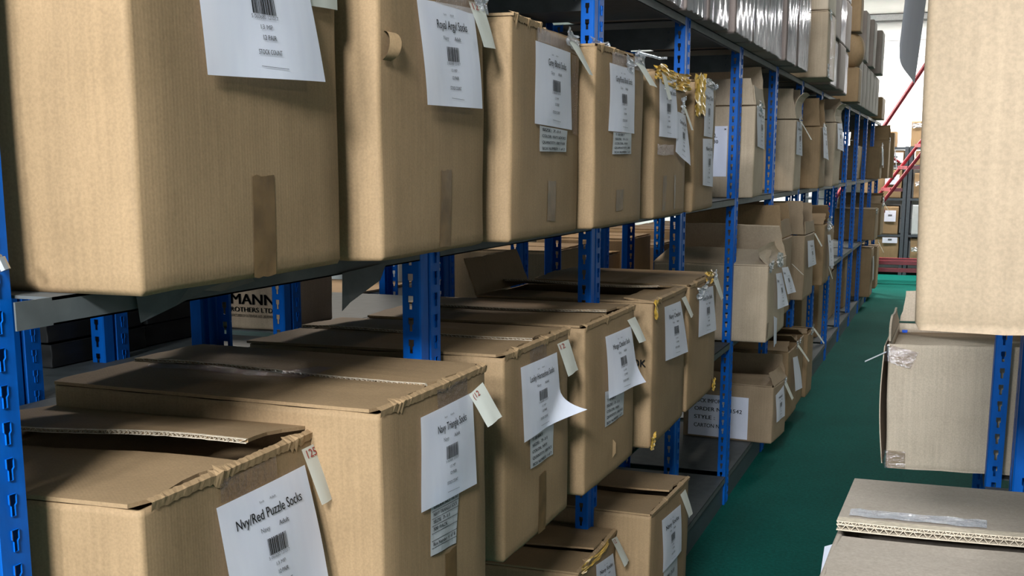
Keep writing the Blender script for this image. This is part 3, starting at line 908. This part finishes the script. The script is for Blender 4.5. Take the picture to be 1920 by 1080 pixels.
b.sheet([(.004, .088, .397), (.004, .421, .384), (.016, .09, .217), (.027, .421, .216)], 'Grey', 'Grey', tx=(.3, .7)); b.tag([(.01, .38, .43), (.01, .45, .43), (.06, .39, .34), (.06, .46, .34)], shine=False)
b = B('L9', (0.13, 8.05, LZ, 0.45, 0.55, 0.46, 0, 0, 0), 'cardboard box on the lower shelf with shiny crumpled tape over its top corner'); b.flap('near', 20, .2); b.flap('far', 40, .2); b.crumple(.2, .46, .2, .1, 8, None, .03); b.sheet([(.01, .12, .38), (.01, .32, .37), (.03, .12, .14), (.05, .32, .13)], 'Navy', 'Navy', tx=(.3, .7)); b.tag([(.01, .3, .12), (.01, .36, .12), (.04, .34, .02), (.04, .40, .02)], shine=False)
b = B('L9b', (0.10, 8.65, LZ, 0.45, 0.55, 0.40, 0, 0, 0), 'dim cardboard box on the lower shelf just past the shiny taped box'); b.close_top(); b.sheet([(.01, .08, .30), (.01, .30, .30), (.02, .08, .08), (.02, .30, .06)], None, detail=False)
b = B('L10', (0.129, 13.974, LZ, 0.511, 0.485, 0.371, -.013, 0, .004), 'plain cardboard box on the lower shelf near the far end, behind bare uprights'); b.close_top(); b.crumple(.1, .35, .2, .06)
b = B('L11', (0.13, 15.067, LZ, 0.529, 0.56, 0.408, -.022, 0, .006), 'last cardboard box on the lower shelf, crumpled white film over its top'); b.flap('near', 30, .2); b.flap('far', 40, .2); b.crumple(.2, .43, .3, .12); b.tag([(.01, .3, .40), (.01, .37, .40), (.08, .34, .28), (.08, .41, .28)], shine=False)

# ---- bottom shelf, left rack ----------------------------------------------------
BZ = 0.156
b = B('B1', (0.091, 1.999, BZ, 0.44, 0.60, 0.443, .02, 0, 0), 'nearest cardboard box on the bottom shelf, olive tape along its sagging top')
b.flap('near', -0.5, .19, torn=.01); b.flap('far', 3, .25, torn=.01); b.torn_rim(0, None, .012); b.crumple(.18, .44, .30, .03, 8, YTAPE, .008, .0, 'olive_tape')
b.sheet([(.004, .181, .415), (.004, .392, .385), (.01, .164, .267), (.018, .392, .257)], 'Navy Socks', 'Navy'); b.tag([(.006, .361, .441), (.006, .43, .43), (.049, .362, .353), (.05, .425, .355)], '12', shine=False)
b = B('B2', (0.192, 2.46, BZ, 0.51, 0.60, 0.498, -.03, 0, 0), 'bottom shelf cardboard box with a dark gap between its top flaps')
b.flap('near', -0.8, .24, torn=.006); b.flap('far', 3.5, .262, torn=.006); b.torn_rim(0, None, .007)
b.sheet([(.004, .12, .452), (.004, .369, .44), (.008, .12, .271), (.011, .368, .271)], 'Navy Socks', 'Navy'); b.sticker([(.003, .15, .28), (.003, .34, .28), (.003, .15, .15), (.003, .34, .15)], ['', 'SIZE: 7-11', 'COLOR: NVY', 'QUANTITY: 300'])
b.tag([(.006, .357, .478), (.006, .431, .479), (.037, .357, .397), (.033, .432, .393)], shine=False)
b = open_box('B3', (0.118, 5.723, BZ, 0.353, 0.54, 0.337, -.084, .004, .004), 'low cardboard box on the bottom shelf, big ORDER and CARTON notice on its near side', 12, 70, .17, .15, (60, .08), color=(0.30, 0.215, 0.135, 1))
b.sheet([(.004, .044, .285), (.004, .248, .313), (.012, .044, .122), (.014, .248, .123)], 'Navy', 'Navy', tx=(.3, .7)); b.tag([(.006, .25, .32), (.006, .32, .32), (.05, .26, .22), (.05, .33, .22)])
mb = MB().box(-.505, -.142, -.0090, -.0080, .012, .265); note = part('side_notice', mb, PAPER, b.root)
mb = MB(); fs_ = lambda u, v: Vector((-.505 + .363 * u, -.0100, .265 - .253 * v))
for t, u1, v in (('SOCK IMPORTS', .62, .10), ('ORDER NO: 1542', .90, .30), ('STYLE :', .45, .50), ('CARTON NO:', .62, .70)):
    put_text(mb, t, fs_, .10, u1, v, v + .12, .01)
part('lettering', mb, INK, note)['kind'] = 'stuff'
b = open_box('B4', (0.115, 6.37, BZ, 0.45, 0.60, 0.45, -.016, 0, 0), 'dim cardboard box on the bottom shelf right behind the ORDER notice box', 10, 20, .2, .2); b.sheet([(.01, .12, .40), (.01, .32, .38), (.03, .12, .18), (.05, .32, .17)], None, detail=False); b.tag([(.01, .30, .45), (.01, .37, .45), (.08, .34, .34), (.08, .41, .34)])
b = open_box('B5', (0.111, 6.88, BZ, 0.33, 0.60, 0.45, .004, 0, 0), 'narrow dim cardboard box on the bottom shelf, middle of three standing in a row', 5, 20, .16, .16); b.crumple(.05, .45, .06, .04)
b = open_box('B6', (0.134, 7.24, BZ, 0.313, 0.60, 0.45, -.015, 0, 0), 'narrow dim cardboard box on the bottom shelf, last of three in a row', 5, 8, .15, .15); b.crumple(.18, .46, .12, .06); b.tag([(.01, .2, .46), (.01, .27, .46), (.08, .25, .35), (.08, .32, .35)], shine=False)
for i, (y, w, h, x) in enumerate(((9.0, .9, .55, -.12), (10.3, .95, .6, -.12), (11.55, .9, .5, -.15), (12.8, .95, .55, -.10))):
    b = B('BD%d' % i, (x, y, BZ, w, .42, h, 0, 0, 0), 'dark brown box deep on the bottom shelf behind bare uprights, %s from the near end' % ('first', 'second', 'third', 'fourth')[i], group='deep boxes on the bottom shelf'); b.close_top()
b = B('B7', (0.10, 14.1, BZ, .45, .5, .60, 0, 0, 0), 'tall dim cardboard box on the bottom shelf toward the far end'); b.close_top(); b.sheet([(.01, .1, .5), (.01, .3, .5), (.02, .1, .2), (.02, .3, .2)], None, mat=STICK, detail=False)
b = B('B8', (0.10, 15.2, BZ, .5, .5, .55, 0, 0, 0), 'farthest dim cardboard box on the bottom shelf, a tag hanging at its corner'); b.close_top(); b.tag([(.01, .0, .62), (.01, .07, .62), (.08, .05, .48), (.08, .12, .48)])

# ---- boxes on the top of the rack -------------------------------------------------
TZ = 2.352
WRAP = (0.30, 0.238, 0.21, 1)
def wrapped(key, y, w, h, x, label, d=.55):
    b = B(key, (x, y, TZ, w, d, h, 0, 0, 0), label, color=WRAP, bulge=.003); b.close_top()
    sd = b.seed
    def fn(u, v):
        e = 0.006 + 0.004 * math.sin(23 * u + sd) * math.sin(7 * v + sd * 2) + 0.003 * h1(round(u * 22) + sd, 3)
        yy = -0.004 + (w + .008) * u
        edge = 0.012 * h1(round(u * 22) * 1.7 + sd) if v == 1 else 0
        return (e + .004 * (1 - abs(2 * u - 1)), yy, h * (1 - v) * 1.01 - edge * 0.6 + 0.002)
    part('stretch_film', MB().grid(fn, 22, 12), FILM, b.root, True)
    return b
for i, (y, w, x) in enumerate(((2.55, .44, .02), (3.01, .42, .03), (3.45, .33, .045), (3.79, .43, .06), (4.30, .445, .078), (4.755, .455, .08), (5.22, .465, .082), (5.775, .41, .10), (6.20, .54, .108))):
    txt = ['first film-wrapped box visible on top of the rack, cut by the photo edge', 'second film-wrapped box on top of the rack, counted from the nearest', 'narrow film-wrapped box on top of the rack over the second upright', 'film-wrapped box on top of the rack, just before the first bare cardboard corner',
           'film-wrapped box on top of the rack just past the first bare cardboard corner', 'middle one of three flush film-wrapped boxes on top of the rack', 'film-wrapped box on top of the rack ending at the second bare cardboard corner', 'film-wrapped box on top of the rack just past the second bare cardboard corner', 'last film-wrapped box on top of the rack, against the taller plain cardboard box'][i]
    wrapped('T%d' % i, y, w, .62, x, txt)
b = B('T6', (0.186, 7.15, TZ, .5, .62, .42, 0, -.01, 0), 'plain cardboard box overhanging the top of the rack, its broad near side lit', color=PALEK); b.close_top(); b.crumple(.06, .40, .1, .06); b.crumple(.02, .04, .08, .08); b.tape(.1, .4, 0, .42, CLEAR, 'clear_tape')
b = B('T6b', (0.175, 7.17, TZ + .436, .5, .6, .34, 0, 0, 0), 'pale cardboard box stacked on the plain overhanging box at the top', color=(0.56, .47, .36, 1)); b.close_top()
cols = [(7.95, .48, .125), (8.47, .46, .13), (8.97, .42, .12)]
for i, (y, w, x) in enumerate(cols):
    zz = TZ
    for j, hh in enumerate((.34, .36, .42)):
        b = B('T7%d%d' % (i, j), (x + .012 * ((i + j) % 2), y + .012 * j, zz, w, .5, hh, 0, 0, 0), '%s grey-brown carton of the %s wrapped stack past the plain overhanging box' % (('bottom', 'middle', 'top')[j], ('nearest', 'second', 'third')[i]), color=(0.235, .19, .165, 1), group='stacked cartons on top of the rack'); b.close_top()
        if (i + j) % 2 == 0: b.tape(.02, w - .03, .01, hh - .02, FILM, 'stretch_film', .004)
        zz += hh + .016
b = B('T8a', (0.135, 10.40, TZ, .30, .5, .30, 0, 0, 0), 'upright brown paper wrapped parcel on top of the rack, under the bulging sack'); b.close_top()
# bulging sack-like parcel
t = thing('bulging_parcel', 'bulging brown paper parcel tied in the middle of the stack on top of the rack', 'parcel', (-.05, 10.62, TZ + .316))
mb = MB()
rings = 14; nn = 20
vs = []
for j in range(rings + 1):
    v = j / rings
    r = 0.62 + 0.38 * math.sin(math.pi * v) ** 0.6
    for k in range(nn):
        a = 2 * math.pi * k / nn
        ca, sa = math.cos(a), math.sin(a)
        sq = 1 / max(abs(ca), abs(sa)) ** 0.6
        vs.append((.21 * r * ca * sq * (1 + .03 * math.sin(5 * a + 9 * v)), .19 * r * sa * sq, .31 * v))
fs = [(j * nn + k, j * nn + (k + 1) % nn, (j + 1) * nn + (k + 1) % nn, (j + 1) * nn + k) for j in range(rings) for k in range(nn)] + [tuple(range(nn - 1, -1, -1)), tuple(rings * nn + k for k in range(nn))]
part('parcel_body', mb.add(vs, fs), CARD, t, True, KRAFT)
part('string_tie', MB().tube([(.2 * math.cos(k * math.pi / 10) * 0.72, .19 * math.sin(k * math.pi / 10) * 0.72, .008) for k in range(21)], .006, 6), FLUTE, t)
b = B('T8c', (0.12, 10.46, TZ + .635, .26, .5, .30, 0, 0, 0), 'slim upright carton standing on the bulging parcel'); b.close_top()
GB = (0.29, .235, .20, 1)
for i in range(6):
    y = 10.85 + i * .50
    b = B('T9%d' % i, (.10, y, TZ, .47, .5, .42, 0, 0, 0), 'lower grey-brown carton on top of the rack, %s past the bulging parcel' % ('first', 'second', 'third', 'fourth', 'fifth', 'sixth')[i], color=GB, group='far cartons on top of the rack'); b.close_top()
for i, y in enumerate((11.2, 11.95, 13.0)):
    b = B('T9u%d' % i, (.12 + .02 * i, y, TZ + .436, .42, .5, .46, 0, 0, 0), '%s carton of the upper layer at the far end on top of the rack' % ('nearest', 'middle', 'farthest')[i], color=GB); b.close_top()
b = B('T10', (.10, 14.6, TZ, .6, .5, .26, 0, 0, 0), 'lone small carton at the far end on top of the rack'); b.close_top()

# ---- right rack ----------------------------------------------------------------------
RZ = 1.608
LIGHTK = (0.272, 0.200, 0.130, 1)
GREIGE = (0.37, 0.31, 0.25, 1)
b = B('R1', (1.02, .102, RZ, .5, .6, .62, -.024, -.02, .003), 'big plain cardboard box filling the upper right corner of the photo', color=LIGHTK, sg=-1, bulge=.003); b.close_top()
b.sheet([(.006, .16, .50), (.006, .40, .50), (.034, .14, .285), (.034, .42, .262)], None, detail=False, bow=.004)
b = B('R2', (.90, 2.505, LZ, .5, .6, .378, -.005, -.03, .002), 'cardboard box on the right rack behind the blue upright, clear tape on two corners', color=(0.53, 0.43, 0.325, 1), sg=-1)
b.flap('far', 84, .10, inset=.02, torn=.003); b.flap('front', 98, .058, inset=.13, torn=.002, curl=-.1)
mb = MB().add([(-.004, -.006, .379), (.085, -.0095, .356), (.064, -.0105, .306), (.0, -.0105, .325), (-.014, .03, .36), (-.014, .03, .325)], [(0, 1, 2, 3), (4, 0, 3, 5)]); part('corner_tape', mb, CLEAR, b.root)
mb = MB().add([(-.003, -.0075, .058), (.056, -.0075, .056), (.057, -.006, .003), (-.002, -.006, .002), (-.018, .03, .03), (-.012, .03, .01)], [(0, 1, 2, 3), (4, 0, 3, 5)]); part('corner_tape', mb, CLEAR, b.root)
mb = MB().slab(lambda u, v: (-.010 - .010 * math.sin(math.pi * v), .02 + .40 * u, .01 + .36 * v), 3, 12, Vector((.003, 0, 0))); part('front_liner', mb, CARD, b.root, False, (0.53, 0.43, 0.325, 1))
part('loose_tape_end', MB().slab(lambda u, v: (-.006 - .062 * u, .004 + .02 * u, .352 - .034 * u + .004 * v), 6, 1, Vector((0, .001, 0))), STICK, b.root)
mb = MB().grid(lambda u, v: (.024 + .018 * (u - .5) * (1 - .3 * v), .485, .346 + .022 * (.5 - v)), 3, 3); part('blue_pen_mark', mb, BLUEINK, b.root)
b = B('R3', (.915, .325, LZ, .60, .62, .361, -.018, -.012, -.008), 'wide cardboard box at the lower right, gaping flap showing its zigzag corrugated edge', color=GREIGE, sg=-1, deep=.12)
b.flap('near', -0.5, .270, torn=.004, wave=.002, th=.011); b.flap('far', 2.6, .288, torn=.0, wave=.002, th=.012, x0=-.004); b.flute(b.last, .013, 46, True, .022)
mb = MB().grid(lambda u, v: (.015 + .19 * u, .60 - .265 - .030 * v + .010, .361 + .030 - .003 * v + .002 * h1(round(u * 14), round(v * 3))), 14, 3); part('crumpled_tape', mb, CRUMP, b.root)
b.sheet([(.002, .290, .350), (.016, .312, .338), (.002, .270, .10), (.020, .295, .10)], None, detail=False, bow=.002)
t = thing('crumpled_bag', 'crumpled grey plastic bag on the bottom shelf behind the right blue upright', 'bag', (1.22, 2.62, SHELF_Z[0] + .002))
def bag(u, v):
    a = 2 * math.pi * u
    r = .13 * math.sin(math.pi * min(1, v * .9 + .06)) * (1 + .25 * (h1(round(u * 14) % 14, round(v * 9)) - .5))
    return (r * math.cos(a), r * math.sin(a), .28 * v)
part('bag_body', MB().grid(bag, 14, 9), mat_flat('grey_polythene', (.3, .27, .24), .25, .5, 0, .2, 20), t)

# ---- cartons on the racks behind the left rack ------------------------------------------
RB = 1.237
for c in range(2):
    for l in range(5):
        b = B('K%d%d' % (c, l), (-1.165 - .010 * ((l + c) % 2), 1.335 + c * .40, RB + l * .066, .39, .42, .062, 0, 0, 0), '%s flat black carton of the %s dark stack behind the left rack' % (('lowest', 'second lowest', 'middle', 'second highest', 'topmost')[l], ('nearer', 'farther')[c]), mat=BLACKBOX, group='stacked flat black cartons', bulge=.001, deep=.004, rad=.004)
b = B('MANN', (-.971, 2.178, RB, .32, .40, .25, 0, 0, 0), 'cardboard box printed with the words MANN BROTHERS LTD seen between the shelves', color=(.36, .27, .185, 1)); b.close_top()
mb = MB(); mb = MB()
fl_ = lambda u, v: Vector((u, -.0085, v))
def line(t, x0, x1, zt, zb, bold):
    vs, fs = text_pts(t, bold)
    mb.add([(x0 + x * (x1 - x0), -.0085, zb + (y - .2174) / (.7826) * (zt - zb)) for x, y in vs], fs)
line('MANN', -.197, -.030, .118, .082, .03)
line('BROTHERS LTD.', -.212, -.032, .073, .057, .02)
line('MANUFACTURERS OF OUTERWEAR AND LEISUREWEAR', -.212, -.032, .049, .040, .004)
part('printed_lettering', mb, INK, b.root)['kind'] = 'stuff'
b = B('P1', (-1.42, 3.10, .87, .95, .5, .325, 0, 0, 0), 'pale grey carton with a lit brown top seen through the gap', name='pale_carton', mat=PALE); 
part('brown_lid', MB().slab(lambda u, v: (.01 - .52 * u, .97 * v - .01, .338 + .004 * h1(round(u * 10), round(v * 10))), 10, 10, Vector((0, 0, .008))), CARD, b.root, False, KRAFT)
thing_p1 = thing('carton_stand', 'low grey steel stand under the pale carton behind the left rack', 'stand', (-1.42, 3.05, 0))
part('stand_top', MB().box(-.55, 0.02, 0, 2.0, .835, .868), GREY, thing_p1)
for x in (-.52, -.02):
    for y in (.03, 1.97):
        part('leg', MB().box(x, x + .03, y - .02, y + .02, 0, .836), BLUE, thing_p1)
b = B('P2', (-1.50, 4.10, .87, .85, .45, .50, 0, 0, -.0), 'large pale carton standing behind the second front upright in the gap', name='pale_carton', mat=PALE); b.flap('near', 100, .2)
part('lid_seam', MB().box(.002, .009, .0, .85, .30, .306), LINE, b.root)
b = B('P3', (-2.1, 3.6, .87 - .87, .6, .5, 1.22, 0, 0, 0), 'brown carton with loose white sheets lying by it, behind the pale carton', color=KRAFT); b.close_top()
b.sheet([(.01, .05, 1.2), (.01, .25, 1.2), (.04, .08, 1.1), (.04, .28, 1.1)], None, detail=False); b.sheet([(.01, .3, 1.21), (.01, .5, 1.21), (.04, .3, 1.12), (.04, .5, 1.12)], None, detail=False)
for i, (y, w, h) in enumerate(((4.05, .55, .50), (4.75, .5, .42), (5.4, .55, .48), (6.1, .6, .40), (6.85, .5, .46), (7.45, .6, .44), (8.1, .4, .44))):
    b = B('Q%d' % i, (-.69, y, .872, w, .55, h, 0, 0, 0), 'shadowed brown carton on the rear rack, %s from the near end' % ('first', 'second', 'third', 'fourth', 'fifth', 'sixth', 'seventh')[i], group='shadowed cartons on the rear rack'); b.close_top()
for i in range(16):
    b = B('F%d' % i, (-2.95 + .03 * (i % 3), 2.62 + i * .62, .872, .54, .52, .42 + .1 * ((i * 7) % 3), 0, 0, 0), 'brown carton on the farthest rack across the next aisle, %s from its near end' % ('first', 'second', 'third', 'fourth', 'fifth', 'sixth', 'seventh', 'eighth', 'ninth', 'tenth', 'eleventh', 'twelfth', 'thirteenth', 'fourteenth', 'fifteenth', 'sixteenth')[i], group='cartons on the farthest rack', color=LIGHTK); b.close_top()
    if i % 3 == 0: b.sheet([(.01, .15, .38), (.01, .35, .38), (.02, .15, .14), (.02, .35, .14)], None, mat=CREAM, detail=False)

# ------------------------------------------------------------------ far end: grey shelving, boxes, red steps
t = thing('end_shelving', 'dark grey steel shelving across the far end of the aisle under the white wall', 'shelving rack', (0, 19.2, 0))
EX = [-1.4, .215, .285, 2.1]
for x in EX:
    for yy in (0, .55):
        part('upright', MB().box(x, x + .055, yy, yy + .04, 0, 2.08), DARKGREY, t)
LEV = (.25, .66, 1.25, 1.78, 2.07)
for z in LEV:
    for x0, x1 in ((-1.345, .215), (.34, 2.1)):
        part('shelf', MB().box(x0, x1, .0, .59, z - .035, z), DARKGREY, t)
SPECS = [(.20, .252, .62, .36, -.06, .175, .27, .36, 'bottom shelf'), (.17, .662, .55, .45, -.05, .13, .21, .39, 'second shelf'), (.19, 1.252, .60, .45, -.07, .15, .22, .38, 'third shelf'), (.205, 1.782, .60, .23, -.05, .19, .04, .20, 'fourth shelf')]
for i, (xr, z, w, h, a0, a1, z0, z1, nm) in enumerate(SPECS):
    b = B('E%d' % i, (xr, 19.21, z, .5, w, h, 0, 0, 0), 'brown box bearing a white sheet on the %s of the end shelving' % nm, bulge=.002); b.close_top()
    sh = part('label_sheet', MB().box(a0 - xr, a1 - xr, -.010, -.008, z0, z1), PAPER, b.root)
    part('lettering', MB().box((a0 + a1) / 2 - xr - .03, (a0 + a1) / 2 - xr + .03, -.0115, -.0112, (z0 + z1) / 2, (z0 + z1) / 2 + .025), INKG, sh)
for i, (z, h) in enumerate(((.252, .34), (.662, .48), (1.252, .40), (1.782, .22))):
    b = B('ER%d' % i, (.98, 19.21, z, .5, .60, h, 0, 0, 0), '%s box just right of the posts on the %s of the end shelving' % (('brown', 'pale grey', 'brown', 'brown')[i], ('bottom shelf', 'second shelf', 'third shelf', 'fourth shelf')[i]), bulge=.002, color=(KRAFT if i != 1 else (.45, .47, .47, 1))); b.close_top()
    if i in (0, 2): part('crumpled_tape', MB().grid(lambda u, v: (-.58 + .10 * u, -.012 - .02 * h1(round(u * 5), round(v * 5)), h - .20 + .07 * v), 5, 5), CRUMP, b.root)
b = B('ET0', (.07, 19.25, 2.072, .4, .42, .24, 0, 0, 0), 'small brown box on top of the end shelving, left of the red handrail', bulge=.002); b.close_top()
b = B('ET1', (.80, 19.25, 2.072, .4, .51, .40, 0, 0, 0), 'taped brown box on top of the end shelving, right of the red handrail', bulge=.002); b.close_top()
part('crumpled_tape', MB().grid(lambda u, v: (-.5 + .16 * u, -.010 - .015 * h1(round(u * 5), round(v * 5)), .30 + .08 * v), 5, 5), CRUMP, b.root)
t = thing('mobile_steps', 'red steel mobile warehouse steps standing before the end shelving', 'steps', (0, 18.2, 0))
for dx, dy in ((0.0, 0.0), (.16, -.5)):
    part('stringer', MB().tube([(-.80 + dx, dy, .32), (.62 + dx, dy, 2.34)], .026, 8), RED, t)
    part('support_leg', MB().tube([(.62 + dx, dy, 2.34), (.80 + dx, dy, .10)], .025, 8), RED, t)
for dx, dy in ((0.0, 0.0), (.055, -.5)):
    part('handrail', MB().tube([(-.92 + dx, dy, 1.0), (.62 + dx, dy, 3.53), (1.5 + dx, dy, 3.53)], .024, 8), RED, t)
for x, z in ((.18, 1.77), (-.05, 1.44), (-.28, 1.12), (-.51, .79), (.41, 2.10)):
    mb = MB().add([(x - .02, .0, z), (x + .16, .0, z), (x + .32, -.5, z), (x + .14, -.5, z), (x - .02, .0, z - .05), (x + .16, .0, z - .05), (x + .32, -.5, z - .05), (x + .14, -.5, z - .05)], [(0, 1, 2, 3), (7, 6, 5, 4), (0, 3, 7, 4), (1, 5, 6, 2), (3, 2, 6, 7), (0, 4, 5, 1)])
    part('tread', mb, RED, t)
part('brace', MB().tube([(-.16, -.25, 2.06), (.20, -.25, 1.82)], .018, 8), RED, t)
part('base_bar', MB().box(-.80, 1.3, -.54, -.49, .29, .35), RED, t)
part('base_bar', MB().box(-.80, 1.3, -.58, -.53, .18, .24), RED, t)
part('base_bar', MB().box(-.80, 1.3, .0, .05, .29, .35), RED, t)
for x in (-.75, 1.2):
    for y in (.02, -.52):
        part('castor', MB().tube([(x, y - .02, .09), (x, y + .02, .09)], .09, 14), DARKGREY, t)
